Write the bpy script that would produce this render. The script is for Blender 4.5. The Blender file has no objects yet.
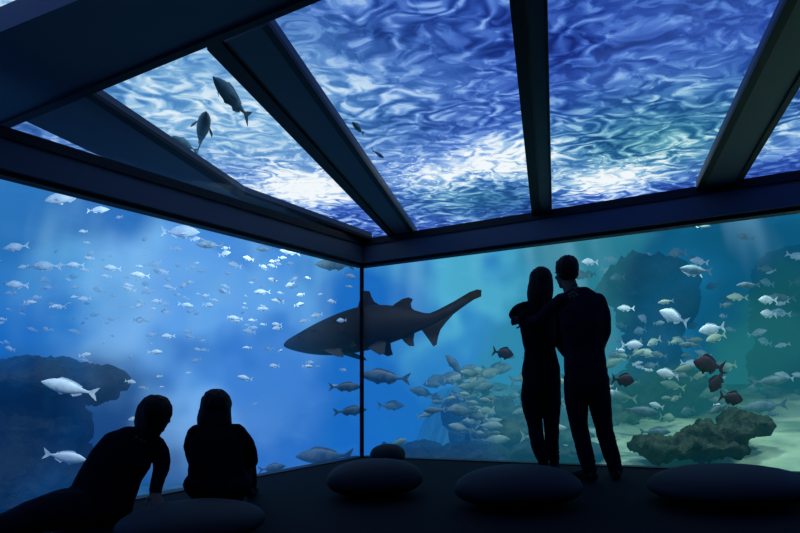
import bpy, math, random
from mathutils import Vector, Matrix, noise, kdtree
random.seed(7)
S=bpy.context.scene
COL=S.collection
S.view_settings.view_transform='Standard'
F=620.0; VH=386.0; H=0.8
def M(u,v,d): return Vector(((u-400)/F*d, d, H+(VH-v)/F*d))
def lin(c):
    return tuple((x/255/12.92 if x/255<=0.04045 else ((x/255+0.055)/1.055)**2.4) for x in c)+(1.0,)
# ---------------- plan ----------------
C=Vector((-.43,6.99,0)); L=Vector((-2.55,3.95,0)); R=Vector((3.06,4.75,0))
dl=(L-C).normalized(); dr=(R-C).normalized()
nL=Vector((-.82,.572,0)); nR=Vector((.54,.8415,0))
LE=C+dl*9.0; RE=C+dr*8.0
def fz(x,y): return -.0047+.038*x+.003*y
# ---------------- nodes ----------------
def nd(nt,t,**k):
    n=nt.nodes.new(t)
    for a,b in k.items(): setattr(n,a,b)
    return n
def math_(nt,op,a,b=None,c=None,clamp=False):
    n=nd(nt,'ShaderNodeMath',operation=op); n.use_clamp=clamp
    for i,x in enumerate((a,b,c)):
        if x is None: continue
        if isinstance(x,(int,float)): n.inputs[i].default_value=x
        else: nt.links.new(x,n.inputs[i])
    return n.outputs[0]
def mixc(nt,fac,a,b,mode='MIX'):
    n=nd(nt,'ShaderNodeMix',data_type='RGBA',blend_type=mode)
    for i,x in ((0,fac),(6,a),(7,b)):
        if isinstance(x,(int,float,tuple)): n.inputs[i].default_value=x
        else: nt.links.new(x,n.inputs[i])
    return n.outputs[2]
def vmath(nt,op,a,b):
    n=nd(nt,'ShaderNodeVectorMath',operation=op)
    for i,x in enumerate((a,b)):
        if isinstance(x,(tuple,Vector)): n.inputs[i].default_value=tuple(x)
        else: nt.links.new(x,n.inputs[i])
    return n
def smooth(nt,x,a,b,lo=0,hi=1):
    n=nd(nt,'ShaderNodeMapRange',interpolation_type='SMOOTHSTEP')
    nt.links.new(x,n.inputs[0])
    for i,q in enumerate((a,b,lo,hi)): n.inputs[1+i].default_value=q
    return n.outputs[0]
def ramp(nt,fac,stops):
    r=nd(nt,'ShaderNodeValToRGB'); nt.links.new(fac,r.inputs[0]); cr=r.color_ramp
    cr.elements[0].position=stops[0][0]; cr.elements[0].color=lin(stops[0][1]); cr.elements[1].position=stops[-1][0]; cr.elements[1].color=lin(stops[-1][1])
    for p,c in stops[1:-1]:
        el=cr.elements.new(p); el.color=lin(c)
    return r.outputs[0]
# water group: water light painted as colour, painted haze by distance beyond the glass
G=bpy.data.node_groups.new('painted_water_haze','ShaderNodeTree')
G.interface.new_socket('Color',in_out='OUTPUT',socket_type='NodeSocketColor')
G.interface.new_socket('Fac',in_out='OUTPUT',socket_type='NodeSocketFloat')
G.interface.new_socket('dL',in_out='OUTPUT',socket_type='NodeSocketFloat')
G.interface.new_socket('dR',in_out='OUTPUT',socket_type='NodeSocketFloat')
go=nd(G,'NodeGroupOutput'); geo=nd(G,'ShaderNodeNewGeometry')
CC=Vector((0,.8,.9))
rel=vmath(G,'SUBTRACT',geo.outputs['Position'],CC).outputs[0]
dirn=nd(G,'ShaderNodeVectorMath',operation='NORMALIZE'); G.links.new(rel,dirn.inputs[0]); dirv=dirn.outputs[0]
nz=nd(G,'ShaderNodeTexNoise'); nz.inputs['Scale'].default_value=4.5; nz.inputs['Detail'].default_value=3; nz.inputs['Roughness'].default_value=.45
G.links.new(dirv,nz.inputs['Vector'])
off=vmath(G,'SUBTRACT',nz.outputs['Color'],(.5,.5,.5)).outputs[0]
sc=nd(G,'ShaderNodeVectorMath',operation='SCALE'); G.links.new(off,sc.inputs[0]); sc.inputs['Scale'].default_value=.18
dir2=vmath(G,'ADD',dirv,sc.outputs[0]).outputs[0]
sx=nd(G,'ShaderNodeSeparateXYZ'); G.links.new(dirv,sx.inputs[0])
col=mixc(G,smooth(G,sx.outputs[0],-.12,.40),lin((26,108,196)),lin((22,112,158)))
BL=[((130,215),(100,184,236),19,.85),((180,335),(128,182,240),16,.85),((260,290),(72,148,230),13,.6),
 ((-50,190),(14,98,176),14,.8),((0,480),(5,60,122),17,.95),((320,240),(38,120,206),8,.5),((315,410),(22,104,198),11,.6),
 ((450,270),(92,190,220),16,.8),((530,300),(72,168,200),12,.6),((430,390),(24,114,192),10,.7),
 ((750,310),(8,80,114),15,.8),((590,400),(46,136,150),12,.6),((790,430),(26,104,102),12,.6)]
for (uv,c,r,s) in BL:  # bright and dim patches of water light, painted by direction
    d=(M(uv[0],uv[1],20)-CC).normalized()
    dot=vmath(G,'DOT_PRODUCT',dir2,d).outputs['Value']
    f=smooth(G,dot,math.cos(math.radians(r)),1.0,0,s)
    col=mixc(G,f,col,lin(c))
# soft light shafts painted into the water colour
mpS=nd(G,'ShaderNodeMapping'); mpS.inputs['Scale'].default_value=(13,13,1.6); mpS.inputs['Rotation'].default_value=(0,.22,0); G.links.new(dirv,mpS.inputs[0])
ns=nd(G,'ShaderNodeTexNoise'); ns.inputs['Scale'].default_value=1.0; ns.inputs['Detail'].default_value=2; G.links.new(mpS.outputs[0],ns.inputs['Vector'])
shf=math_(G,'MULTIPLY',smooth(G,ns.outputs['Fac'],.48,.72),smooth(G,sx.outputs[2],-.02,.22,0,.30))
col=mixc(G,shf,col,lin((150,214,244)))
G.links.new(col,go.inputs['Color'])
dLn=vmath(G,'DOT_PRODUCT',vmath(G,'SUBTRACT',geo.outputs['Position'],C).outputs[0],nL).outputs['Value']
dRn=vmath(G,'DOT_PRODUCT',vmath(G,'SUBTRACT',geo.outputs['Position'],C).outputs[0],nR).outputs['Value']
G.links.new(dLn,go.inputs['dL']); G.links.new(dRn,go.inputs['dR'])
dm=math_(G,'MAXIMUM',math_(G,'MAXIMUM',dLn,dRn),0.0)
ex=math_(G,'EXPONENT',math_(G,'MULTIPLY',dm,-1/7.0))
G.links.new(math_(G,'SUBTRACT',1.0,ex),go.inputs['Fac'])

def newmat(name):
    m=bpy.data.materials.new(name); m.use_nodes=True; nt=m.node_tree
    for n in list(nt.nodes):
        if n.type!='OUTPUT_MATERIAL': nt.nodes.remove(n)
    out=[n for n in nt.nodes if n.type=='OUTPUT_MATERIAL'][0]
    return m,nt,out
def solid(name,c1,c2=None,rough=.6,scale=8,spec=.3,bump=0,detail=4):
    m,nt,out=newmat(name); p=nd(nt,'ShaderNodeBsdfPrincipled')
    tc=nd(nt,'ShaderNodeTexCoord'); n=nd(nt,'ShaderNodeTexNoise'); n.inputs['Scale'].default_value=scale; n.inputs['Detail'].default_value=detail
    nt.links.new(tc.outputs['Object'],n.inputs['Vector'])
    c2=c2 or c1
    nt.links.new(mixc(nt,n.outputs['Fac'],tuple(c1)+(1,),tuple(c2)+(1,)),p.inputs['Base Color'])
    p.inputs['Roughness'].default_value=rough; p.inputs['Specular IOR Level'].default_value=spec
    if bump:
        b=nd(nt,'ShaderNodeBump'); b.inputs['Strength'].default_value=bump; nt.links.new(n.outputs['Fac'],b.inputs['Height']); nt.links.new(b.outputs[0],p.inputs['Normal'])
    nt.links.new(p.outputs[0],out.inputs[0]); return m
def hazed(name,c1,c2,scale=4,rough=.7,bump=.3,mult=1.0,detail=6):  # underwater surface with painted, emitted water haze mixed in by distance
    m,nt,out=newmat(name); p=nd(nt,'ShaderNodeBsdfPrincipled'); p.inputs['Roughness'].default_value=rough; p.inputs['Specular IOR Level'].default_value=.2
    tc=nd(nt,'ShaderNodeTexCoord'); n=nd(nt,'ShaderNodeTexNoise'); n.inputs['Scale'].default_value=scale; n.inputs['Detail'].default_value=detail
    nt.links.new(tc.outputs['Object'],n.inputs['Vector'])
    nt.links.new(mixc(nt,smooth(nt,n.outputs['Fac'],.35,.65),tuple(c1)+(1,),tuple(c2)+(1,)),p.inputs['Base Color'])
    if bump:
        b=nd(nt,'ShaderNodeBump'); b.inputs['Strength'].default_value=bump; b.inputs['Distance'].default_value=.2; nt.links.new(n.outputs['Fac'],b.inputs['Height']); nt.links.new(b.outputs[0],p.inputs['Normal'])
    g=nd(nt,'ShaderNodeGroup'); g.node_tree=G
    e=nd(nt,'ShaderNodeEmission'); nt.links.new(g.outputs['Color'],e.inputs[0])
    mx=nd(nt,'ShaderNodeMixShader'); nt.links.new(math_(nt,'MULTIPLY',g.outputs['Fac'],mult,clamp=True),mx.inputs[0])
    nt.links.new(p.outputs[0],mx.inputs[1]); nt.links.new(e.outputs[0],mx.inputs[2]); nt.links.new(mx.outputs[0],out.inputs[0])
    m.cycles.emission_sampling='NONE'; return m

def mesh_obj(name,V,Fc,mats=(),smoothf=False,parent=None):
    me=bpy.data.meshes.new(name); me.from_pydata([tuple(v) for v in V],[],Fc); me.update()
    o=bpy.data.objects.new(name,me); COL.objects.link(o)
    for m in mats: me.materials.append(m)
    if smoothf: me.shade_smooth()
    if parent: o.parent=parent
    return o
def fixn(o):
    import bmesh
    b=bmesh.new(); b.from_mesh(o.data); bmesh.ops.recalc_face_normals(b,faces=b.faces); b.to_mesh(o.data); b.free()

# ---------------- room shell ----------------
m_floor=solid('dark_carpet',(.0028,.0031,.0048),(.0055,.006,.0085),rough=.8,scale=60,spec=.08,bump=.15)
m_wall=solid('dark_wall_paint',(.012,.013,.018),(.016,.018,.022),rough=.8,scale=5)
m_beam=solid('painted_steel',(.062,.074,.125),(.082,.097,.15),rough=.45,scale=3,spec=.4)
m_beamd=solid('dark_gasket_paint',(.006,.008,.013),(.010,.012,.018),rough=.5,scale=3,spec=.25)
m_gl,nt,out=newmat('acrylic_glass')
tr=nd(nt,'ShaderNodeBsdfTransparent'); tr.inputs[0].default_value=(.97,.99,1,1)
gs=nd(nt,'ShaderNodeBsdfGlossy'); gs.inputs['Roughness'].default_value=.02
mx=nd(nt,'ShaderNodeMixShader'); mx.inputs[0].default_value=.02
nt.links.new(tr.outputs[0],mx.inputs[1]); nt.links.new(gs.outputs[0],mx.inputs[2]); nt.links.new(mx.outputs[0],out.inputs[0])

def zf(p,o=0): return Vector((p.x,p.y,fz(p.x,p.y)+o))
BY=-3.5
pl=[C,RE,Vector((RE.x,BY,0)),Vector((LE.x,BY,0)),LE]
top=[zf(p) for p in pl]; bot=[zf(p,-.25) for p in pl]; n=len(pl)
fl=mesh_obj('floor',top+bot,[tuple(range(n))[::-1],tuple(range(n,2*n))]+[(i,(i+1)%n,n+(i+1)%n,n+i) for i in range(n)],[m_floor]); fixn(fl)
def slab(name,a,b,z0a,z0b,z1a,z1b,nrm,th,mat,inward=0):
    o0=nrm*(-inward); o1=nrm*(th-inward)
    V=[]
    for p,z0,z1 in ((a,z0a,z1a),(b,z0b,z1b)):
        for o in (o0,o1):
            for z in (z0,z1): V.append(Vector((p.x+o.x,p.y+o.y,z)))
    o=mesh_obj(name,V,[(0,1,3,2),(4,6,7,5),(0,4,5,1),(2,3,7,6),(0,2,6,4),(1,5,7,3)],[mat]); fixn(o); return o
GT=2.164
slab('window_1',C,LE,fz(C.x,C.y)-.02,fz(LE.x,LE.y)-.02,GT+.03,GT+.03,nL,.03,m_gl)
slab('window_2',C,RE,fz(C.x,C.y)-.02,fz(RE.x,RE.y)-.02,GT+.03,GT+.03,nR,.03,m_gl)
slab('trim_1',C,LE,fz(C.x,C.y)-1.5,fz(LE.x,LE.y)-1.5,fz(C.x,C.y)+.01,fz(LE.x,LE.y)+.01,nL,.12,m_beamd,.03)
slab('trim_2',C,RE,fz(C.x,C.y)-1.5,fz(RE.x,RE.y)-1.5,fz(C.x,C.y)+.01,fz(RE.x,RE.y)+.01,nR,.12,m_beamd,.03)
slab('wall_back',Vector((LE.x,BY,0)),Vector((RE.x,BY,0)),-.5,-.2,3.15,3.15,Vector((0,-1,0)),.15,m_wall)
slab('wall_left',LE,Vector((LE.x,BY,0)),-.5,-.5,3.15,3.15,Vector((-1,0,0)),.15,m_wall)
slab('wall_right',RE,Vector((RE.x,BY,0)),-.1,-.1,3.15,3.15,Vector((1,0,0)),.15,m_wall)
mu=C
slab('window_mullion',Vector((mu.x-.022,mu.y-.03,0)),Vector((mu.x+.022,mu.y-.03,0)),fz(mu.x,mu.y)-.01,fz(mu.x,mu.y)-.01,GT+.05,GT+.05,Vector((0,1,0)),.06,m_beamd)
HT=2.40
def header(name,a,b,n_):
    e=bpy.data.objects.new(name,None); COL.objects.link(e)
    s=slab('beam',a,b,GT,GT,HT,HT,n_,.20,m_beam,.10); s.parent=e
    s=slab('gasket',a,b,GT-.03,GT-.03,GT+.02,GT+.02,n_,.10,m_beamd,.05); s.parent=e
    s=slab('upper_lip',a,b,HT-.05,HT-.05,HT+.02,HT+.02,n_,.22,m_beamd,.12); s.parent=e
    return e
header('window_header',C,LE,nL); header('window_header',C,RE,nR)
C0=Vector((C.x,C.y,2.49)); R0=Vector((R.x,R.y,2.46)); dd=Vector((.258,1,-.103))
NP=(R0-C0).cross(dd).normalized()
if NP.z<0: NP=-NP
def RP(u,v,down=0,P0=C0,N=None):
    N=N or NP
    o=Vector((0,0,H)); d=M(u,v,1)-o
    P=P0-Vector((0,0,down))
    t=(P-o).dot(N)/d.dot(N)
    return o+d*t
L0=Vector((L.x,L.y,2.44)); DP=RP(60,100)
NL=(L0-C0).cross(DP-C0).normalized()
if NL.z<0: NL=-NL
def prism(name,poly,th=.08,down=.08,mat=m_beam,parent=None,N=None):
    lo=[RP(u,v,down,C0,N) for u,v in poly]; hi=[p+Vector((0,0,th)) for p in lo]; n=len(lo)
    o=mesh_obj(name,lo+hi,[tuple(range(n)),tuple(range(n,2*n))]+[(i,(i+1)%n,n+(i+1)%n,n+i) for i in range(n)],[mat],parent=parent); fixn(o); return o
def beam(poly,grooves=(),N=None,th=.08,down=.08):
    e=bpy.data.objects.new('ceiling_beam',None); COL.objects.link(e)
    prism('flange',poly,th,down,m_beam,e,N)
    for g in grooves: prism('rebate',g,.03,down+.02,m_beamd,e,N)
    return e
beam([(207,50),(268,24),(417,236),(390,238)],[[(207,50),(222,44),(396,238),(390,238)],[(262,28),(268,24),(417,236),(413,237)]])
beam([(503,-60),(546,-60),(552,214),(532,218)],[[(503,-60),(519,-60),(540,216),(532,218)],[(542,-60),(546,-60),(552,214),(550,214)]])
beam([(816,-60),(890,-60),(742,182),(696,190)],[[(816,-60),(828,-60),(703,189),(696,190)],[(880,-60),(890,-60),(742,182),(736,183)]])
beam([(25,121),(88,92),(245,195),(372,240),(345,246),(95,154)],[[(88,92),(245,195),(372,240),(368,243),(240,199),(82,95)]])
def ln(u,u0,v0,s): return v0+(u-u0)*s
beam([(-120,ln(-120,93,94,-.41)),(-120,ln(-120,0,32,-.41)),(700,ln(700,0,32,-.41)),(700,ln(700,93,94,-.41))],
     [[(-120,ln(-120,93,94,-.41)),(-120,ln(-120,93,86,-.41)),(700,ln(700,93,88,-.41)),(700,ln(700,93,94,-.41))]],th=.14,down=.14)
def sheet(name,pts):
    n=len(pts); hi=[p+Vector((0,0,.03)) for p in pts]
    o=mesh_obj(name,pts+hi,[tuple(range(n)),tuple(range(n,2*n))]+[(i,(i+1)%n,n+(i+1)%n,n+i) for i in range(n)],[m_gl]); fixn(o)
def onP(x,y,P0=C0,N=None):
    N=N or NP
    return Vector((x,y,P0.z-((x-P0.x)*N.x+(y-P0.y)*N.y)/N.z))
sheet('window_3',[onP(C.x,C.y),onP(RE.x,RE.y),onP(RE.x,1.0),onP(-3.0,1.0),onP(DP.x,DP.y)])
sheet('window_4',[C0,DP,onP(-4.2,2.2,C0,NL),Vector((L.x,L.y,2.46))])
cs=mesh_obj('ceiling',[(LE.x,BY,3.0),(RE.x,BY,3.0),(RE.x,.9,3.0),(LE.x,.9,3.0),(LE.x,BY,3.15),(RE.x,BY,3.15),(RE.x,.9,3.15),(LE.x,.9,3.15)],
  [(0,1,2,3),(4,5,6,7),(0,1,5,4),(1,2,6,5),(2,3,7,6),(3,0,4,7)],[m_wall]); fixn(cs)

# ---------------- water ----------------
m_bg,nt,out=newmat('painted_lit_water')  # emissive backdrop colour stands in for light scattered in the water
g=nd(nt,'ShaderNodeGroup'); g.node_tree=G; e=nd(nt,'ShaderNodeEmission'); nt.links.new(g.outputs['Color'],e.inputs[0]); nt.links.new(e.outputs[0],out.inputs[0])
V=[];Fc=[];NS=48
for k,(z,r) in enumerate(((-7,20),(-4,23),(0,24),(3.6,24))):
    for i in range(NS):
        a=2*math.pi*i/NS; V.append((r*math.cos(a),5+r*math.sin(a),z))
for k in range(3):
    for i in range(NS): Fc.append((k*NS+i,k*NS+(i+1)%NS,(k+1)*NS+(i+1)%NS,(k+1)*NS+i))
mesh_obj('glowing_water_backdrop',V,Fc,[m_bg],True)  # glowing shell behind the tank, carries the painted water light
WZ=3.4
m_ws,nt,out=newmat('painted_ripple_surface')  # ripple reflections and glare are painted into the emission colour
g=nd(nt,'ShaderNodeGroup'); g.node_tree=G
geo=nd(nt,'ShaderNodeNewGeometry'); pos=geo.outputs['Position']
mp=nd(nt,'ShaderNodeMapping'); mp.inputs['Scale'].default_value=(1.0,1.2,1); mp.inputs['Rotation'].default_value=(0,0,.25); nt.links.new(pos,mp.inputs[0])
def ntex(vec,scale,detail,rough=.5,dist=0):
    n=nd(nt,'ShaderNodeTexNoise'); n.inputs['Scale'].default_value=scale; n.inputs['Detail'].default_value=detail; n.inputs['Roughness'].default_value=rough; n.inputs['Distortion'].default_value=dist
    nt.links.new(vec,n.inputs['Vector']); return n
w1=ntex(mp.outputs[0],2.2,1)
o1=vmath(nt,'SUBTRACT',w1.outputs['Color'],(.5,.5,.5)).outputs[0]
s1=nd(nt,'ShaderNodeVectorMath',operation='SCALE'); nt.links.new(o1,s1.inputs[0]); s1.inputs['Scale'].default_value=.5
cv=vmath(nt,'ADD',mp.outputs[0],s1.outputs[0]).outputs[0]
n1=ntex(cv,1.7,2,.45).outputs['Fac']        # noise behind the painted ripple bands
amp=ntex(pos,1.1,2).outputs['Fac']
band=math_(nt,'SINE',math_(nt,'MULTIPLY',n1,42.0))
n2=ntex(cv,5.0,4,.55,.5).outputs['Fac']
band2=math_(nt,'SINE',math_(nt,'MULTIPLY',n2,24.0))
w3=ntex(pos,.6,2)
fac=math_(nt,'ADD',.50,math_(nt,'MULTIPLY',band,smooth(nt,amp,.3,.65,.02,.10)))
fac=math_(nt,'ADD',fac,math_(nt,'MULTIPLY',band2,.030))
fac=math_(nt,'ADD',fac,math_(nt,'MULTIPLY',math_(nt,'SUBTRACT',w3.outputs['Fac'],.5),.38))
fac=math_(nt,'ADD',fac,math_(nt,'MULTIPLY',math_(nt,'SUBTRACT',n2,.5),.36))
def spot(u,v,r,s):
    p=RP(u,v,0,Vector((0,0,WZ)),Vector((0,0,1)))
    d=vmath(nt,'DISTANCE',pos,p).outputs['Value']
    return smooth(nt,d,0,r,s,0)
for q in ((305,188,1.2,.36),(270,150,2.0,.08),(430,182,.9,.16),(508,156,1.1,.24),(600,183,1.0,.20),(640,168,.9,.17),(690,140,.8,.08),(695,175,.8,.06),(780,140,1.0,.12),(720,20,2.0,-.04),(60,10,1.5,.12)):  # glare patches painted by shifting the ramp factor
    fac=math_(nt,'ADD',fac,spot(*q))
# tiny sun sparkles painted into the emission around the painted glare
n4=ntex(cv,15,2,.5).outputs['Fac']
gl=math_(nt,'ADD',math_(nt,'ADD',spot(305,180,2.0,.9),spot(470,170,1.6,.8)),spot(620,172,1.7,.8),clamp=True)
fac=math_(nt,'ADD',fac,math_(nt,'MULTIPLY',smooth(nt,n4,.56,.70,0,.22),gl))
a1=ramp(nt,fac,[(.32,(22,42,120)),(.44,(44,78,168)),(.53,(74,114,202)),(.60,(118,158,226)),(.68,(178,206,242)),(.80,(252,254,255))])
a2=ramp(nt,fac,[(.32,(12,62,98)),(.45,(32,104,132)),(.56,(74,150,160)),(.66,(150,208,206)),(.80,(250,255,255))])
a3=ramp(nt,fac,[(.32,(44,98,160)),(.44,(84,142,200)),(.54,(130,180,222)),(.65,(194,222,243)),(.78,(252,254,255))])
green=math_(nt,'ADD',spot(660,140,2.1,.8),spot(480,200,1.8,.6),clamp=True)  # teal reflection painted as a tint on the surface
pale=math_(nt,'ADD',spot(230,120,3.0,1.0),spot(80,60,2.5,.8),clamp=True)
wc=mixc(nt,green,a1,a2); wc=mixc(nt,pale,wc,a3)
fade=math_(nt,'MAXIMUM',smooth(nt,g.outputs['dL'],2.2,3.7),smooth(nt,g.outputs['dR'],3.4,4.8))  # far surface fades into the painted haze colour
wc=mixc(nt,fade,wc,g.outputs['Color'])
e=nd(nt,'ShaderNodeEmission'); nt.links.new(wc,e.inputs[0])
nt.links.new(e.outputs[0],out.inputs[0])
V=[];Fc=[];N=70;X0,X1,Y0,Y1=-25,25,-20,30
for j in range(N+1):
    for i in range(N+1):
        x=X0+(X1-X0)*i/N; y=Y0+(Y1-Y0)*j/N
        V.append((x,y,WZ+.06*noise.noise(Vector((x*.7,y*.7,3)))))
for j in range(N):
    for i in range(N): a=j*(N+1)+i; Fc.append((a,a+N+1,a+N+2,a+1))
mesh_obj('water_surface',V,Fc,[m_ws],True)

# sea bed
m_sand=hazed('sea_bed_sand',(.46,.62,.40),(.16,.30,.21),scale=1.1,bump=.6,mult=.65)
def bedz(x,y):
    t=max(0,min(1,(x+.2)/2.2)); t=t*t*(3-2*t)
    q=(Vector((x,y,0))-C).dot(nR)
    zr=-.42+min(1.15,max(0,q-.8)*.17)
    z=-3.2*(1-t)+zr*t
    z+=.20*noise.noise(Vector((x*.5,y*.5,0)))+.10*noise.noise(Vector((x*1.7,y*1.7,5)))
    return z
V=[];Fc=[];N=150;X0,X1,Y0,Y1=-22,22,1.5,28
for j in range(N+1):
    for i in range(N+1):
        x=X0+(X1-X0)*i/N; y=Y0+(Y1-Y0)*j/N
        z=bedz(x,y)
        dd_=max((Vector((x,y,0))-C).dot(nL),(Vector((x,y,0))-C).dot(nR))
        if dd_<.1: z=min(z,-.9)
        V.append((x,y,z))
for j in range(N):
    for i in range(N): a=j*(N+1)+i; Fc.append((a,a+1,a+N+2,a+N+1))
mesh_obj('sea_bed',V,Fc,[m_sand],True)

def remesh(V,Fc,voxel,sm=0):
    o=mesh_obj('tmp',V,Fc)
    m=o.modifiers.new('r','REMESH'); m.mode='VOXEL'; m.voxel_size=voxel
    if sm:
        s=o.modifiers.new('s','SMOOTH'); s.factor=.5; s.iterations=sm
    dg=bpy.context.evaluated_depsgraph_get(); dg.update()
    me=bpy.data.meshes.new_from_object(o.evaluated_get(dg))
    old=o.data; bpy.data.objects.remove(o); bpy.data.meshes.remove(old); return me
def rock(name,blobs,mat,amp=.22,fr=1.3,voxel=.08,seed=0):
    V=[];Fc=[]
    for c,r in blobs:
        b=len(V); nu,nv=26,16
        for j in range(nv+1):
            th=math.pi*j/nv
            for i in range(nu):
                ph=2*math.pi*i/nu
                V.append(Vector((c.x+r[0]*math.sin(th)*math.cos(ph),c.y+r[1]*math.sin(th)*math.sin(ph),c.z+r[2]*math.cos(th))))
        for j in range(nv):
            for i in range(nu): Fc.append((b+j*nu+i,b+(j+1)*nu+i,b+(j+1)*nu+(i+1)%nu,b+j*nu+(i+1)%nu))
    me=remesh(V,Fc,voxel)
    nr=[v.normal.copy() for v in me.vertices]
    for i,v in enumerate(me.vertices):
        q=v.co*fr+Vector((seed,seed,0))
        rg=lambda k:1-2*abs(noise.noise(q*k+Vector((7,3,1))))
        v.co=v.co+nr[i]*(amp*noise.noise(q)+amp*.45*(rg(2.1)-.6)+amp*.35*(rg(4.7)-.6)+amp*.2*noise.noise(q*11))
    o=bpy.data.objects.new(name,me); COL.objects.link(o); me.materials.append(mat); me.shade_smooth(); return o
m_rock=hazed('reef_rock',(.008,.022,.028),(.025,.05,.05),scale=3.5,bump=.8,mult=1.08)
m_rockd=hazed('reef_rock_dark',(.004,.010,.014),(.012,.024,.028),scale=3.5,bump=.8,mult=.8)
m_rockb=hazed('reef_rock_mossy',(.004,.012,.010),(.020,.040,.022),scale=5,bump=.9,mult=.45)
m_rockg=hazed('algae_rock',(.015,.04,.03),(.07,.12,.07),scale=4,bump=.8,mult=.95)
def px(p,d): return p*d/F
def B(u,v,d,ru,rv,ry=None): return (M(u,v,d),(px(ru,d),ry if ry else px(ru,d),px(rv,d)))
rock('reef_rock',[B(15,382,8.6,105,22,1.2),B(-40,395,8.6,90,36,1.5),B(20,425,8.8,66,38),B(-10,480,8.6,95,60),B(-60,560,8.6,170,80)],m_rockd,amp=.18,seed=1)
rock('reef_rock',[B(643,284,10.5,42,24,.8),B(655,310,10.6,32,24,.7),B(650,350,10.8,24,50,.6),B(655,395,10.8,50,30,1)],m_rock,amp=.30,seed=4)
rock('reef_rock',[B(800,300,12,40,60,1),B(820,370,12,55,45,1.2)],m_rock,amp=.35,seed=8)
rock('reef_rock',[B(716,432,7.6,36,11,.5),B(744,422,7.8,18,8,.4),B(668,448,7.6,34,10,.5),B(700,446,7.5,40,10,.5)],m_rockb,amp=.18,fr=2.2,voxel=.05,seed=9)
rock('reef_rock',[B(520,436,10.0,70,26,1.1),B(480,415,10.4,34,20,.8),B(590,425,10.4,60,18,.9),B(560,400,11,44,20,.9)],m_rockg,amp=.24,seed=12)
rock('reef_rock',[B(420,458,9.0,46,12,.8),B(465,458,8.6,46,10,.7),B(560,452,8.2,50,8,.6)],m_rock,amp=.16,fr=2,voxel=.07,seed=15)

# ---------------- fish ----------------
def loft(V,Fc,secs,mat,seg=12):
    b=len(V)
    for (x,zt,zb,hw) in secs:
        zc=(zt+zb)/2; hz=(zt-zb)/2
        for i in range(seg):
            a=2*math.pi*i/seg
            V.append(mat@Vector((x,hw*math.cos(a),zc+hz*math.sin(a))))
    for k in range(len(secs)-1):
        for i in range(seg): Fc.append((b+k*seg+i,b+k*seg+(i+1)%seg,b+(k+1)*seg+(i+1)%seg,b+(k+1)*seg+i))
    Fc.append(tuple(b+i for i in range(seg))[::-1]); e=b+(len(secs)-1)*seg; Fc.append(tuple(e+i for i in range(seg)))
def fin(V,Fc,poly,th,mat,tilt=None):
    b=len(V); n=len(poly)
    for s in (-1,1):
        for (x,y,z) in poly: V.append(mat@Vector((x,y+s*th/2,z)))
    Fc.append(tuple(b+i for i in range(n))[::-1]); Fc.append(tuple(b+n+i for i in range(n)))
    for i in range(n): Fc.append((b+i,b+(i+1)%n,b+n+(i+1)%n,b+n+i))
def fish(V,Fc,mat,h=.36,w=.12,seg=10):
    k=h
    prof=[(0,.01,-.01,.01),(.03,.10*k,-.10*k,.25*w),(.10,.27*k,-.24*k,.6*w),(.2,.43*k,-.38*k,.9*w),(.32,.50*k,-.48*k,1*w),(.45,.47*k,-.47*k,.9*w),(.6,.33*k,-.33*k,.6*w),(.72,.17*k,-.17*k,.35*w),(.80,.10*k,-.10*k,.2*w),(.85,.10*k,-.10*k,.08*w)]
    prof=[(x,a,b,c*.5) for x,a,b,c in prof]
    loft(V,Fc,prof,mat,seg)
    fin(V,Fc,[(.82,0,.06*k),(.90,0,.28*k),(1.0,0,.52*k),(.97,0,.25*k),(.93,0,0),(.97,0,-.25*k),(1.0,0,-.52*k),(.90,0,-.28*k),(.82,0,-.06*k)],.008,mat)
    fin(V,Fc,[(.24,0,.42*k),(.32,0,.62*k),(.42,0,.62*k),(.58,0,.48*k),(.70,0,.30*k),(.70,0,.17*k),(.45,0,.42*k)],.008,mat)
    fin(V,Fc,[(.52,0,-.38*k),(.58,0,-.55*k),(.66,0,-.42*k),(.72,0,-.28*k),(.72,0,-.15*k)],.008,mat)
    fin(V,Fc,[(.28,0,-.42*k),(.36,0,-.60*k),(.42,0,-.54*k),(.40,0,-.42*k)],.008,mat)
    for s in (-1,1):
        fin(V,Fc,[(.24,s*w*.46,-.02),(.36,s*w*.8,-.13*k),(.40,s*w*.85,-.28*k),(.32,s*w*.6,-.24*k),(.25,s*w*.46,-.10*k)],.006,mat)
def fmat(u,v,d,lpx,face=-1,pitch=0,yaw=0):
    L_=px(lpx,d)
    rot=Matrix.Rotation(math.radians(yaw)+(0 if face<0 else math.pi),4,'Z')@Matrix.Rotation(math.radians(pitch),4,'Y')
    c=M(u,v,d); c.z=min(c.z,3.15)
    return Matrix.Translation(c)@rot@Matrix.Scale(L_,4)@Matrix.Translation(Vector((-.5,0,0)))
m_sil=hazed('fish_silver',(.60,.72,.78),(.80,.90,.92),scale=6,rough=.4,bump=0,mult=.9)
m_pal=hazed('fish_pale_green',(.09,.18,.15),(.46,.58,.42),scale=1.6,rough=.5,bump=0)
m_grey=hazed('fish_grey',(.06,.11,.14),(.16,.24,.27),scale=5,rough=.5,bump=0)
m_mul=hazed('fish_olive_grey',(.10,.17,.18),(.20,.30,.30),scale=5,rough=.5,bump=0,mult=.7)
m_dk=hazed('fish_dark_red',(.016,.005,.014),(.030,.009,.018),scale=5,rough=.5,bump=0,mult=.25)
def onefish(name,mat,h=.34,w=.13,**k):
    V=[];Fc=[]; mm=fmat(**k); fish(V,Fc,Matrix.Identity(4),h,w,14)
    o=mesh_obj(name,V,Fc,[mat],False); fixn(o)
    for p in o.data.polygons: p.use_smooth=len(p.vertices)==4
    o.matrix_world=mm; return o
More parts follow.
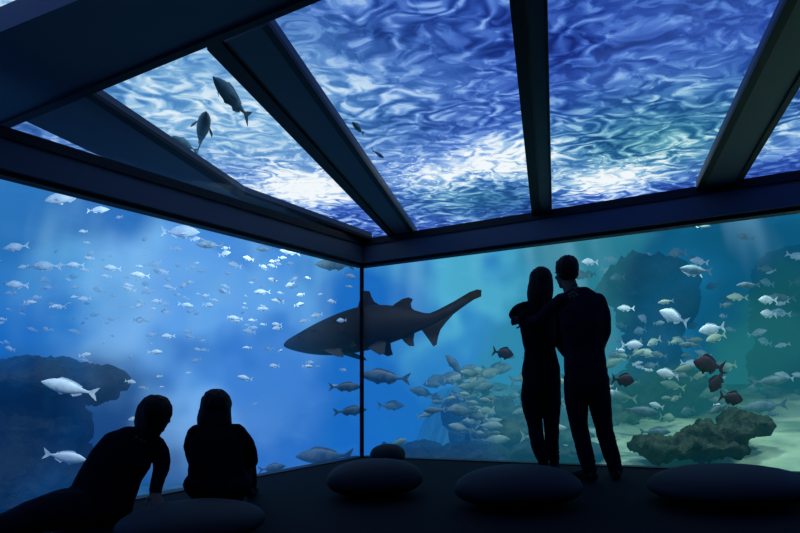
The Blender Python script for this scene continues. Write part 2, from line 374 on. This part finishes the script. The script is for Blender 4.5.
def shoal(name,mat,items,h=.33,w=.12):
    V=[];Fc=[]
    for it in items:
        if M(it[0],it[1],it[2]).z>3.1: continue
        fish(V,Fc,fmat(*it),h*random.uniform(.85,1.15),w,8)
    o=mesh_obj(name,V,Fc,[mat]); fixn(o)
    for p in o.data.polygons: p.use_smooth=len(p.vertices)==4
    return o
it=[]
for i in range(250):
    u=random.uniform(-60,352); v=random.gauss(298,32)
    if random.random()<.2: v=random.uniform(190,430)
    d=random.uniform(8.0,11.5)
    it.append((u,v,d,random.uniform(5,14),random.choice((-1,-1,1)),random.uniform(-18,18),random.uniform(-35,35)))
shoal('shoal_of_small_fish',m_sil,it,.34)
for (u,v,l,f,p,d) in [(66,197,46,-1,-8,7.2),(98,210,22,1,5,7.5),(16,247,28,-1,-6,7.6),(17,285,28,-1,4,7.8),(46,266,34,-1,2,8.2),(180,232,44,1,-4,8.4),(70,388,54,-1,14,6.9),(65,457,44,1,-10,6.6),(112,268,20,-1,5,8),(290,252,22,-1,10,8.6),(155,352,16,1,0,8),(245,378,18,-1,10,8.5),(30,302,12,1,0,8),(186,305,16,1,-10,8.4),(235,318,16,-1,5,8.6),(75,265,20,-1,0,7.8),(140,275,20,-1,6,8),(262,292,18,-1,0,8.4)]:
    onefish('sea_bream',m_sil,.26,.13,u=u,v=v,d=d,lpx=l,face=f,pitch=p,yaw=random.uniform(-16,16))
for (u,v,l,f,p) in [(210,245,28,-1,0),(265,249,18,-1,0),(335,265,40,-1,0),(696,270,34,-1,5),(745,237,20,-1,10),(780,298,30,-1,0),(455,366,30,-1,50),(640,411,38,1,-8),(765,406,46,-1,-5),(770,381,36,1,5),(385,377,52,-1,5),(345,387,34,1,0),(350,411,34,1,5),(720,408,26,-1,-25),(700,225,22,1,-10),(748,285,22,-1,0),(325,456,60,-1,-2),(272,468,30,1,10),(655,432,30,1,0),(690,345,24,-1,0)]:
    onefish('grey_mullet',m_grey,.26,.13,u=u,v=v,d=random.uniform(7.9,8.8),lpx=l,face=f,pitch=p,yaw=random.uniform(-20,20))
for (u,v,l,f,p,m) in [(674,317,34,-1,20,m_sil),(712,329,30,-1,-10,m_sil),(668,374,26,-1,10,m_sil),(590,262,18,-1,0,m_sil),(632,345,24,1,0,m_sil),(692,272,24,-1,8,m_sil),(768,300,22,-1,0,m_sil)]:
    onefish('sea_bream',m,.36,.13,u=u,v=v,d=8.2,lpx=l,face=f,pitch=p,yaw=10)
for (u,v,l,f,p) in [(503,353,22,1,-10),(623,380,24,1,-5),(709,365,34,-1,12),(717,381,26,-1,-60),(731,398,26,1,-10)]:
    onefish('red_snapper',m_dk,.5,.16,u=u,v=v,d=7.8,lpx=l,face=f,pitch=p,yaw=5)
it=[]
for i in range(84):
    u=random.gauss(490,52); v=random.gauss(408,27)
    if v>450 or u<385: continue
    it.append((u,v,random.uniform(7.9,9.8),random.uniform(12,36),random.choice((-1,1,1)),random.uniform(-16,16),random.uniform(-35,35)))
shoal('shoal_of_bream',m_pal,it,.31)
it=[]
for i in range(110):
    u=random.uniform(560,800); v=random.uniform(250,430)
    it.append((u,v,random.uniform(8.6,11.5),random.uniform(8,20),random.choice((-1,-1,1)),random.uniform(-20,20),random.uniform(-35,35)))
shoal('shoal_of_small_fish',m_sil,it[:45],.34); shoal('shoal_of_damselfish',m_grey,it[45:],.42)
it=[]
for i in range(30):
    u=random.gauss(655,42); v=random.gauss(362,28)
    it.append((u,v,random.uniform(8.2,9.4),random.uniform(12,28),random.choice((-1,-1,1)),random.uniform(-25,25),random.uniform(-30,30)))
shoal('shoal_of_bream',m_pal,it,.34)
# fish swimming above the skylight
UPZ=Vector((0,0,1))
for (a,b_,z) in [((213,77),(250,119),3.1),((206,112),(199,149),3.1),((172,136),(198,152),3.15),((352,122),(364,134),3.1),((384,158),(372,150),3.1)]:
    p=RP(a[0],a[1],0,Vector((0,0,z)),UPZ); q=RP(b_[0],b_[1],0,Vector((0,0,z)),UPZ)
    ax=(q-p); Lf=ax.length; ang=math.atan2(ax.y,ax.x)
    V=[];Fc=[]; fish(V,Fc,Matrix.Identity(4),.17,.13,14)
    o=mesh_obj('grey_mullet',V,Fc,[m_mul]); fixn(o)
    for pp_ in o.data.polygons: pp_.use_smooth=len(pp_.vertices)==4
    o.matrix_world=Matrix.Translation(p)@Matrix.Rotation(ang,4,'Z')@Matrix.Rotation(math.radians(20),4,'X')@Matrix.Scale(Lf,4)

# ---------------- shark ----------------
V=[];Fc=[]
secs=[(282,344,347,1),(286,340,349,4),(293,336,351,8),(303,330.5,353,11),(315,324,354.5,13.5),(330,317,355,15.5),(345,311,354,16.5),(360,306.5,351.5,16),(375,304.5,348,14.5),(390,304.5,343,12),(405,306.5,337.5,9),(418,309.5,331.5,6),(428,312,327,4.2),(438,311,322,3),(450,306,315,2),(465,298,305,1.2),(478,291,295,.6)]
sk=px(1,8.9)
sx_=lambda u:(u-382)*sk
sz_=lambda v:(325-v)*sk
rs=[]
for i in range(len(secs)-1):
    a,b=secs[i],secs[i+1]; p=secs[max(0,i-1)]; q=secs[min(len(secs)-1,i+2)]
    for t in (0,.25,.5,.75):
        rs.append(tuple(.5*((2*a[k])+(-p[k]+b[k])*t+(2*p[k]-5*a[k]+4*b[k]-q[k])*t*t+(-p[k]+3*a[k]-3*b[k]+q[k])*t**3) for k in range(4)))
rs.append(secs[-1])
loft(V,Fc,[(sx_(u),sz_(t),sz_(b),w*sk) for u,t,b,w in rs],Matrix.Identity(4),24)
def sf(poly,th=2,y0=0,ys=None):
    fin(V,Fc,[(sx_(p[0]),(y0 if len(p)<3 else p[2])*sk,sz_(p[1])) for p in poly],th*sk,Matrix.Identity(4))
sf([(359,312),(361,302),(363,294),(366,290.5),(371,291),(373,296),(376,301),(384,305.5),(386,309)],2.4)
sf([(391,309),(398,303),(405,298.5),(411,297),(415,298.5),(413,303),(414,307),(419,311),(416,314)],2.2)
sf([(428,314),(440,309),(455,301),(470,292),(477,289.5),(481,290),(481,296),(474,299),(464,306),(455,313),(448,321),(443,328),(441,335),(440,342),(437,344),(431,336),(424,327)],1.6)
sf([(404,335),(408,340),(413,344),(418,344),(417,338),(418,330),(410,330)],1.6)
for s in (-1,1):
    sf([(374,347,s*8),(380,350,s*12),(388,354,s*15),(393,352,s*15),(392,346,s*11),(392,341,s*8),(384,340,s*7)],1.6)
    sf([(329,350,s*11),(338,353,s*22),(351,357,s*34),(359,358,s*38),(358,355,s*33),(351,351,s*20),(348,348,s*12)],1.8)
m_sh,nt,out=newmat('shark_skin')
p=nd(nt,'ShaderNodeBsdfPrincipled'); tc=nd(nt,'ShaderNodeTexCoord'); sp=nd(nt,'ShaderNodeSeparateXYZ'); nt.links.new(tc.outputs['Object'],sp.inputs[0])
nn=nd(nt,'ShaderNodeTexNoise'); nn.inputs['Scale'].default_value=9; nt.links.new(tc.outputs['Object'],nn.inputs['Vector'])
hh=math_(nt,'ADD',math_(nt,'SUBTRACT',sp.outputs[2],math_(nt,'MULTIPLY',sp.outputs[0],.13)),math_(nt,'MULTIPLY',nn.outputs['Fac'],.06))
c=mixc(nt,smooth(nt,hh,-.30,-.16),(.040,.045,.045,1),(.011,.009,.009,1))
c=mixc(nt,smooth(nt,nn.outputs['Fac'],.6,.68,0,.5),c,(.005,.004,.004,1))
nt.links.new(c,p.inputs['Base Color']); p.inputs['Roughness'].default_value=.65; p.inputs['Specular IOR Level'].default_value=.12
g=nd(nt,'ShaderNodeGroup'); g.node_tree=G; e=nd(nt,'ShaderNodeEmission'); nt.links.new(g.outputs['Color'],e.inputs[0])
mx=nd(nt,'ShaderNodeMixShader'); f=math_(nt,'MULTIPLY',math_(nt,'ADD',smooth(nt,g.outputs['dL'],.8,3.2,.0,.62),.05),g.outputs['Fac'])  # painted haze, stronger towards the head
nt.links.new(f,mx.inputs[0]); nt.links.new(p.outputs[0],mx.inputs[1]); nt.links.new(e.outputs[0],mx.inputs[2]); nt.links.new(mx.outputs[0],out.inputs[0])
m_sh.cycles.emission_sampling='NONE'
shk=bpy.data.objects.new('sand_tiger_shark',None); COL.objects.link(shk)
sb=mesh_obj('body',V,Fc,[m_sh],parent=shk); fixn(sb)
for q in sb.data.polygons: q.use_smooth=len(q.vertices)==4
m_eye=solid('eye_black',(.01,.01,.01),rough=.1)
for s in (-1,1):
    V=[];Fc=[]
    loft(V,Fc,[(-.02,.002,-.002,.002),(-.012,.014,-.014,.012),(0,.02,-.02,.016),(.012,.014,-.014,.012),(.02,.002,-.002,.002)],Matrix.Identity(4),10)
    o=mesh_obj('eye',V,Fc,[m_eye],True,shk); o.location=(sx_(303),s*10*sk,sz_(338))
    for g_ in range(5):
        V=[];Fc=[]; x=325+g_*3.2
        fin(V,Fc,[(sx_(x),0,sz_(333)),(sx_(x+.6),0,sz_(333)),(sx_(x+1.2),0,sz_(343)),(sx_(x+.6),0,sz_(343))],.01,Matrix.Identity(4))
        o=mesh_obj('gill_slit',V,Fc,[m_sh],False,shk); o.location=(0,s*15.2*sk,0)
shk.matrix_world=Matrix.Translation(M(379,326,8.9))@Matrix.Rotation(math.radians(-14),4,'Z')@Matrix.Rotation(math.radians(2),4,'Y')@Matrix.Scale(1.02,4)

# ---------------- pebble seats ----------------
m_stone=solid('matte_pebble_cushion',(.014,.015,.019),(.022,.023,.028),rough=.7,scale=4,spec=.2,bump=.05)
def pebble(u,d,R_,Hh,seed):
    c=M(u,VH,d); z=fz(c.x,c.y)
    V=[];Fc=[]; nu,nv=64,28
    for j in range(nv+1):
        th=math.pi*j/nv
        for i in range(nu):
            ph=2*math.pi*i/nu
            sr=math.sin(th); cz=math.cos(th)
            r=abs(sr)**.8
            zz=(abs(cz)**.95)*(1 if cz>0 else -1)
            k=1+.05*noise.noise(Vector((math.cos(ph)*1.2+seed,math.sin(ph)*1.2,0)))
            zb=Hh*(.42+ (.58*zz if zz>0 else .42*zz))
            V.append(Vector((R_*k*r*math.cos(ph),R_*.92*k*r*math.sin(ph),zb)))
    for j in range(nv):
        for i in range(nu): Fc.append((j*nu+i,(j+1)*nu+i,(j+1)*nu+(i+1)%nu,j*nu+(i+1)%nu))
    o=mesh_obj('pebble_seat',V,Fc,[m_stone],True); fixn(o); o.location=(c.x,c.y,z); o.rotation_euler=(0,math.radians(-2.2),0)
pebble(375,4.55,.355,.26,1); pebble(518,4.0,.40,.25,2); pebble(728,3.85,.47,.22,3); pebble(192,3.40,.39,.20,4); pebble(388,6.3,.18,.20,5)

# ---------------- people ----------------
class Body:
    def __init__(s): s.V=[];s.F=[];s.lab=[]
    def _add(s,V,Fc,l):
        b=len(s.V); s.V+=V; s.F+=[tuple(b+i for i in f) for f in Fc]; s.lab+=[l]*len(V)
    def tube(s,pts,rad,l,wide=Vector((1,0,0)),seg=18,sub=4):
        P=[Vector(p) for p in pts]; Rr=[(r,r) if not isinstance(r,tuple) else r for r in rad]
        pp=[];rr=[]; n=len(P)
        for i in range(n-1):
            a,b=P[i],P[i+1]; p=P[max(0,i-1)]; q=P[min(n-1,i+2)]
            ra,rb=Rr[i],Rr[i+1]
            for k in range(sub):
                t=k/sub
                pp.append(.5*((2*a)+(b-p)*t+(2*p-5*a+4*b-q)*t*t+(3*a-p-3*b+q)*t**3))
                w=t*t*(3-2*t)*.5+t*.5
                rr.append((ra[0]*(1-w)+rb[0]*w,ra[1]*(1-w)+rb[1]*w))
        pp.append(P[-1]); rr.append(Rr[-1])
        t0=(pp[0]-pp[1]).normalized(); t1=(pp[-1]-pp[-2]).normalized()
        def capend(p,r,t):
            out=[]
            for a in (35,65,85):
                a=math.radians(a); m=min(r); out.append((p+t*m*math.sin(a),(r[0]*math.cos(a),r[1]*math.cos(a))))
            return out
        c0=capend(pp[0],rr[0],t0)[::-1]; c1=capend(pp[-1],rr[-1],t1)
        pp=[x[0] for x in c0]+pp+[x[0] for x in c1]; rr=[x[1] for x in c0]+rr+[x[1] for x in c1]
        V=[];Fc=[];N=len(pp)
        for i in range(N):
            t=(pp[min(N-1,i+1)]-pp[max(0,i-1)]).normalized()
            w=wide-t*wide.dot(t)
            if w.length<.05: w=Vector((0,1,0))-t*t.y
            w.normalize(); o=t.cross(w)
            for k in range(seg):
                a=2*math.pi*k/seg; V.append(pp[i]+w*rr[i][0]*math.cos(a)+o*rr[i][1]*math.sin(a))
        for i in range(N-1):
            for k in range(seg): Fc.append((i*seg+k,i*seg+(k+1)%seg,(i+1)*seg+(k+1)%seg,(i+1)*seg+k))
        Fc.append(tuple(range(seg))[::-1]); Fc.append(tuple((N-1)*seg+k for k in range(seg)))
        s._add(V,Fc,l)
    def ell(s,c,r,l,ax=None,nu=20,nv=12):
        ax=ax or (Vector((1,0,0)),Vector((0,1,0)),Vector((0,0,1))); V=[];Fc=[]
        V.append(c+ax[2]*r[2])
        for j in range(1,nv):
            th=math.pi*j/nv
            for i in range(nu):
                ph=2*math.pi*i/nu
                V.append(c+ax[0]*r[0]*math.sin(th)*math.cos(ph)+ax[1]*r[1]*math.sin(th)*math.sin(ph)+ax[2]*r[2]*math.cos(th))
        V.append(c-ax[2]*r[2]); e=len(V)-1
        for i in range(nu): Fc.append((0,1+i,1+(i+1)%nu)); Fc.append((e,1+(nv-2)*nu+(i+1)%nu,1+(nv-2)*nu+i))
        for j in range(nv-2):
            for i in range(nu): Fc.append((1+j*nu+i,1+(j+1)*nu+i,1+(j+1)*nu+(i+1)%nu,1+j*nu+(i+1)%nu))
        s._add(V,Fc,l)
    def head(s,c,up,fwd,l=0,k=1.0):
        up=up.normalized(); fwd=(fwd-up*fwd.dot(up)).normalized(); r=fwd.cross(up)
        ax=(r,fwd,up)
        P=lambda x,y,z:c+(r*x+fwd*y+up*z)*k
        s.ell(P(0,-.012,.025),(.076*k,.096*k,.094*k),l,ax)
        s.ell(P(0,.02,-.035),(.060*k,.072*k,.080*k),l,ax)
        s.ell(P(0,.062,-.088),(.028*k,.026*k,.022*k),l,ax)
        s.tube([P(0,.085,.012),P(0,.104,-.022)],[.010*k,.016*k],l,r,10)
        s.ell(P(0,.084,-.058),(.024*k,.012*k,.009*k),l,ax)
        for q in (-1,1):
            s.ell(P(q*.076,-.008,-.012),(.010*k,.018*k,.031*k),l,ax)
            s.ell(P(q*.030,.078,.018),(.026*k,.012*k,.008*k),l,ax)
            s.ell(P(q*.040,.060,-.025),(.022*k,.022*k,.018*k),l,ax)
    def hand(s,w,d,pn,side,l=0,curl=25,k=1.0):
        d=d.normalized(); pn=(pn-d*pn.dot(d)).normalized(); a=d.cross(pn)
        s.tube([w-d*.01,w+d*.035*k,w+d*.085*k],[(.027*k,.02*k),(.040*k,.016*k),(.040*k,.013*k)],l,a,14)
        for i,(o,ln_) in enumerate(((-.031,.070),(-.0105,.080),(.0105,.075),(.031,.058))):
            p=w+d*.085*k+a*o*k*side; q=d+a*o*1.6*side; q.normalize(); pts=[p-d*.01]
            for j,fr in enumerate((.45,.32,.23)):
                pts.append(pts[-1]+q*ln_*k*fr*(1.15 if j==0 else 1)); q=(q*math.cos(math.radians(curl))+pn*math.sin(math.radians(curl))).normalized()
            s.tube(pts,[.0095*k,.009*k,.0083*k,.007*k],l,a,8,3)
        b=w+d*.025*k-a*.028*k*side; q=(d*.65-a*.75*side+pn*.25).normalized()
        s.tube([b,b+q*.035*k,b+q*.035*k+(q+d).normalized()*.035*k,b+q*.035*k+(q+d).normalized()*.035*k+(d+pn*.4).normalized()*.022*k],[.014*k,.012*k,.010*k,.008*k],l,a,8,3)
    def foot(s,ank,toe,l,r=.042):
        d=(toe-ank); d.z=0; d.normalize(); z=toe.z
        he=ank-d*.05; he.z=z+.038
        s.tube([he,Vector((ank.x,ank.y,z+.045))+d*.05,Vector((ank.x,ank.y,z+.035))+d*.13,Vector((ank.x,ank.y,z+.026))+d*.19],[(.034,.038),(.04,.044),(.046,.033),(.034,.024)],l,d.cross(Vector((0,0,1))))
        s.tube([ank+Vector((0,0,.05)),Vector((ank.x,ank.y,z+.05))],[r,.042],l)
    def build(s,name,mats,parent,voxel=.006,fold=.004):
        me=remesh(s.V,s.F,voxel,3)
        kd=kdtree.KDTree(len(s.V))
        for i,v in enumerate(s.V): kd.insert(v,i)
        kd.balance()
        for m in mats: me.materials.append(m)
        vl=[s.lab[kd.find(v.co)[1]] for v in me.vertices]
        for p in me.polygons: p.material_index=vl[p.vertices[0]]
        if fold:
            nr=[v.normal.copy() for v in me.vertices]
            for i,v in enumerate(me.vertices):
                if vl[i] in (1,2):
                    q=v.co; a=noise.noise(Vector((q.x*9,q.y*9,q.z*16)))+.5*noise.noise(Vector((q.x*22,q.y*22,q.z*38)))
                    v.co=q+nr[i]*(fold*a+.002)
        me.shade_smooth()
        o=bpy.data.objects.new(name,me); COL.objects.link(o); o.parent=parent; return o
class Hair(Body):
    def build(s,name,mat,parent,voxel=.007):
        me=remesh(s.V,s.F,voxel,2)
        nr=[v.normal.copy() for v in me.vertices]
        for i,v in enumerate(me.vertices):
            q=v.co; v.co=q+nr[i]*(.006*noise.noise(Vector((q.x*45,q.y*45,q.z*7)))+.004*noise.noise(Vector((q.x*110,q.y*110,q.z*14))))
        me.materials.append(mat); me.shade_smooth()
        o=bpy.data.objects.new(name,me); COL.objects.link(o); o.parent=parent; return o
skin=solid('skin',(.14,.08,.06),(.17,.10,.07),rough=.6,scale=20,spec=.15)
shirt=solid('navy_shirt',(.006,.008,.014),(.010,.012,.021),rough=.9,scale=30,spec=.05)
jeans=solid('dark_jeans',(.006,.007,.013),(.009,.012,.018),rough=.9,scale=60,spec=.05)
shoe=solid('black_shoe',(.006,.006,.008),(.010,.010,.011),rough=.6,spec=.1)
top_=solid('black_knit',(.005,.005,.008),(.009,.008,.012),rough=.9,scale=50,spec=.05)
hairm=solid('dark_hair',(.008,.005,.004),(.014,.009,.007),rough=.6,scale=40,spec=.15)
def person(name):
    e=bpy.data.objects.new(name,None); COL.objects.link(e); return e
# ---- man ----
D=4.85
J=lambda u,v,dy=0.0:M(u,v,D)+Vector((0,dy,0))
b=Body()
hc=J(567.5,272,.03)
b.head(hc,Vector((-.05,.03,1)),Vector((-.35,1,0)),0,1.03)
b.tube([J(573,297,-.005),J(569,282,.01)],[.060,.056],0)
b.tube([J(586,380),J(585,366),J(584,345,.0),J(582,325,-.01),J(581,308,-.005),J(577,298,.0),J(573,293)],[(.155,.105),(.165,.115),(.150,.105),(.172,.115),(.185,.105),(.13,.08),(.065,.06)],1)
b.tube([J(598,301,.0),J(603,315,.0),J(604,332,-.02)],[(.062,.062),.055,.047],1)
b.tube([J(604,332,-.02),J(601,345,.02),J(597,357,.07)],[.046,.042,.034],1)
b.hand(J(597,357,.07),Vector((-.35,.35,-1)),Vector((-1,0,.2)),1,0)
b.tube([J(562,301,.0),J(552,309,.10),J(545,318,.20)],[.062,.054,.047],1)
b.tube([J(545,318,.20),J(538,316,.30),J(533,314,.38)],[.045,.04,.032],1)
b.hand(J(533,314,.38),Vector((-1,-.35,-.2)),Vector((0,-1,-.1)),1,0,curl=30,k=.9)
b.tube([J(577,378),J(577,400,.02),J(581,430,.03),J(585,452,.0),J(589,470,-.02)],[.098,.088,.066,.062,.052],2)
b.tube([J(596,378),J(600,400,.02),J(606,430,.04),J(611,452,.01),J(616,470,.0)],[.098,.088,.066,.062,.052],2)
b.tube([J(586,370),J(586.5,385)],[(.168,.12),(.155,.115)],2)
a=J(589,470,-.02); t=Vector((a.x-.06,a.y+.2,fz(a.x,a.y))); b.foot(a,t,3)
a=J(616,470,.0); t=Vector((a.x+.05,a.y+.2,fz(a.x,a.y))); b.foot(a,t,3)
pm=person('man'); b.build('body',[skin,shirt,jeans,shoe],pm)
h=Hair(); h.ell(hc+Vector((0,-.022,.034)),(.090,.106,.100),0); h.ell(hc+Vector((.006,-.05,-.015)),(.074,.062,.06),0); h.ell(hc+Vector((-.02,.04,.085)),(.055,.055,.035),0); h.build('hair',hairm,pm)
# ---- woman ----
D=5.2
b=Body(); hc=J(541,282,.03)
b.head(hc,Vector((.12,0,1)),Vector((.1,1,0)),0,.95)
b.tube([J(538,302,.0),J(540,288,.01)],[.052,.048],0)
b.tube([J(541,384),J(541,372),J(540,350,.0),J(538,332,-.01),J(537,315,-.005),J(537,306,.0),J(538,300)],[(.145,.105),(.16,.115),(.13,.09),(.145,.105),(.160,.09),(.10,.065),(.055,.05)],1)
b.tube([J(525,308,.0),J(520,309,.07),J(517,313,.15)],[.052,.048,.042],1)
b.tube([J(517,313,.15),J(521,308,.23),J(526,303,.30)],[.040,.036,.028],1)
b.hand(J(526,303,.30),Vector((.9,-.1,.3)),Vector((0,-1,0)),-1,0,k=.85,curl=40)
b.tube([J(552,310,.0),J(557,325,.02),J(560,342,.04)],[.05,.046,.04],1)
b.tube([J(560,342,.04),J(562,350,-.02),J(566,357,-.08)],[.038,.034,.028],1)
b.hand(J(566,357,-.08),Vector((.9,-.3,-.1)),Vector((0,-1,0)),1,0,k=.9)
b.tube([J(534,380),J(532,400,.02),J(536,427,.03),J(538,445,.0),J(543,460,-.01)],[.095,.086,.062,.057,.044],2)
b.tube([J(549,380),J(551,400,.02),J(553,427,.05),J(553,445,.04),J(555,460,.03)],[.095,.086,.062,.057,.044],2)
b.tube([J(541,373),J(541,386)],[(.160,.12),(.148,.11)],2)
for (u,dy,tx) in ((543,-.01,-.05),(555,.03,.06)):
    a=J(u,460,dy); t=Vector((a.x+tx,a.y+.2,fz(a.x,a.y))); b.foot(a,t,3,.04)
pw=person('woman'); b.build('body',[skin,top_,jeans,shoe],pw)
h=Hair(); h.ell(hc+Vector((0,-.02,.025)),(.096,.106,.106),0); h.tube([hc+Vector((0,-.04,.02)),hc+Vector((-.01,-.07,-.08)),hc+Vector((-.02,-.085,-.17)),hc+Vector((-.022,-.085,-.25))],[(.096,.07),(.102,.055),(.10,.04),(.065,.02)],0)
for q in (-1,1): h.tube([hc+Vector((q*.06,0,.03)),hc+Vector((q*.080-.005,.0,-.08)),hc+Vector((q*.078-.012,-.01,-.19))],[.03,.030,.016],0)
h.build('hair',hairm,pw)
# ---- seated woman (facing glass, knees drawn up) ----
D=4.12
b=Body(); hc=J(215,408,.05)
b.head(hc,Vector((-.03,.12,1)),Vector((-.25,1,-.1)),0,.98)
b.tube([J(217,430,.0),J(215,415,.03)],[.054,.05],0)
b.tube([J(218,488,.0),J(218,472,-.02),J(218,455,-.03),J(218,440,-.02),J(217,430,.0),J(216,424,.02)],[(.20,.15),(.19,.14),(.175,.125),(.175,.11),(.13,.08),(.06,.055)],1)
b.ell(J(218,484,.0),(.225,.17,.13),2)
b.tube([J(197,434,.0),J(190,447,.06),J(189,464,.13)],[.062,.058,.050],1)
b.tube([J(189,464,.13),J(198,462,.25),J(207,458,.36)],[.046,.042,.032],1)
b.hand(J(207,458,.36),Vector((1,.4,0)),Vector((0,-.2,-1)),1,0,k=.9)
b.tube([J(237,433,.0),J(244,447,.06),J(246,463,.13)],[.062,.058,.050],1)
b.tube([J(246,463,.13),J(238,460,.25),J(229,457,.36)],[.046,.042,.032],1)
b.hand(J(229,457,.36),Vector((-1,.4,0)),Vector((0,-.2,-1)),-1,0,k=.9)
for q,u in ((-1,203),(1,230)):
    zf_=fz(J(u,490).x,J(u,490).y+.5)
    b.tube([J(u,486,.02),J(u+q*3,474,.22),J(u+q*1,464,.42)],[.10,.09,.068],2)
    k=J(u+q*1,464,.42); an=Vector((k.x,k.y+.12,zf_+.09))
    b.tube([k,(k+an)/2+Vector((0,-.01,0)),an],[.066,.058,.045],2)
    b.foot(an,Vector((an.x-.02,an.y+.2,zf_)),3,.04)
p1=person('woman'); b.build('body',[skin,top_,jeans,shoe],p1)
h=Hair(); h.ell(hc+Vector((0,-.02,.025)),(.100,.110,.104),0); h.tube([hc+Vector((0,-.03,.02)),hc+Vector((0,-.06,-.06)),hc+Vector((.005,-.085,-.12)),hc+Vector((.01,-.1,-.17))],[(.098,.075),(.112,.065),(.118,.05),(.08,.03)],0)
h.build('hair',hairm,p1)
# ---- reclining woman leaning on her arm ----
D=3.88
b=Body(); hc=J(154,415,.04)
b.head(hc,Vector((.22,.05,1)),Vector((.45,1,-.05)),0,1.0)
b.tube([J(142,438,.0),J(151,423,.02)],[.058,.052],0)
b.tube([J(100,502),J(106,488),J(116,468,-.01),J(128,452,-.01),J(137,441,.0),J(144,433,.0)],[(.20,.15),(.195,.135),(.180,.12),(.175,.11),(.125,.08),(.06,.055)],1,wide=Vector((.75,.0,.66)).cross(Vector((0,1,0))))
b.ell(J(94,503,.0),(.20,.17,.15),2)
b.tube([J(153,445,.02),J(160,457,.02),J(161,470,.0)],[.062,.054,.046],1)
b.tube([J(161,470,.0),J(161,481,-.06),J(162,491,-.11)],[.044,.038,.03],1)
b.hand(J(162,491,-.12),Vector((.5,-.75,-.30)),Vector((0,0,-1)),1,0,curl=8,k=.92)
b.tube([J(120,440,.0),J(108,456,.10),J(103,474,.16)],[.066,.058,.048],1)
b.tube([J(103,474,.16),J(98,484,.22),J(92,494,.26)],[.044,.04,.032],1)
b.hand(J(92,494,.26),Vector((-.6,.6,-.35)),Vector((0,0,-1)),-1,0,curl=15,k=.92)
for dy,du,kx in ((-.07,0,-.20),(.08,4,-.27)):
    hip=J(92+du,507,dy); kn=Vector((hip.x+kx,hip.y-.34,0)); kn.z=fz(kn.x,kn.y)+.12; an=Vector((kn.x-.10,kn.y-.38,0)); an.z=fz(an.x,an.y)+.08
    b.tube([hip,(hip+kn)/2+Vector((0,0,.02)),kn],[.125,.11,.08],2); b.tube([kn,(kn+an)/2,an],[.078,.064,.046],2)
    b.foot(an,Vector((an.x-.1,an.y-.15,fz(an.x,an.y))),3,.04)
p2=person('woman'); b.build('body',[skin,top_,jeans,shoe],p2)
h=Hair(); h.ell(hc+Vector((0,-.02,.025)),(.104,.112,.104),0); h.tube([hc+Vector((-.01,-.03,.02)),hc+Vector((-.02,-.05,-.05)),hc+Vector((-.035,-.06,-.12))],[(.10,.08),(.10,.065),(.075,.04)],0)
h.build('hair',hairm,p2)

# ---------------- lights: unseen spots added below the water surface to brighten fish and sand ----------------
def spotl(base,n_,out_,e,ang=120,col=(.75,.95,1),tilt=.9,h_=1.0):
    p=base+n_*out_
    l=bpy.data.lights.new('added_tank_light','SPOT'); l.energy=e; l.spot_size=math.radians(ang); l.spot_blend=.6; l.shadow_soft_size=0; l.color=col
    o=bpy.data.objects.new('added_tank_light',l); COL.objects.link(o); o.location=(p.x,p.y,3.22)
    o.rotation_euler=(n_*h_+Vector((0,0,-tilt))).to_track_quat('-Z','Y').to_euler()
for t in (.6,3.0,5.5): spotl(C+dr*t,nR,.5,130)
for t in (3.0,5.2,7.5): spotl(C+dr*t,nR,3.2,200,ang=110,col=(.8,1,.85),tilt=1,h_=.1)
for t in (.6,3.0,5.5): spotl(C+dl*t,nL,.5,300,col=(.72,.88,1),tilt=.6)
w=bpy.data.worlds.new('World'); S.world=w; w.use_nodes=True
w.node_tree.nodes['Background'].inputs[0].default_value=(.002,.004,.01,1)
cd=bpy.data.cameras.new('Camera'); cd.sensor_width=36; cd.lens=F/800*36; cd.shift_y=(VH-266.5)/800; cd.clip_start=.05
co=bpy.data.objects.new('Camera',cd); COL.objects.link(co); co.location=(0,0,H); co.rotation_euler=(math.radians(90),0,0)
S.camera=co
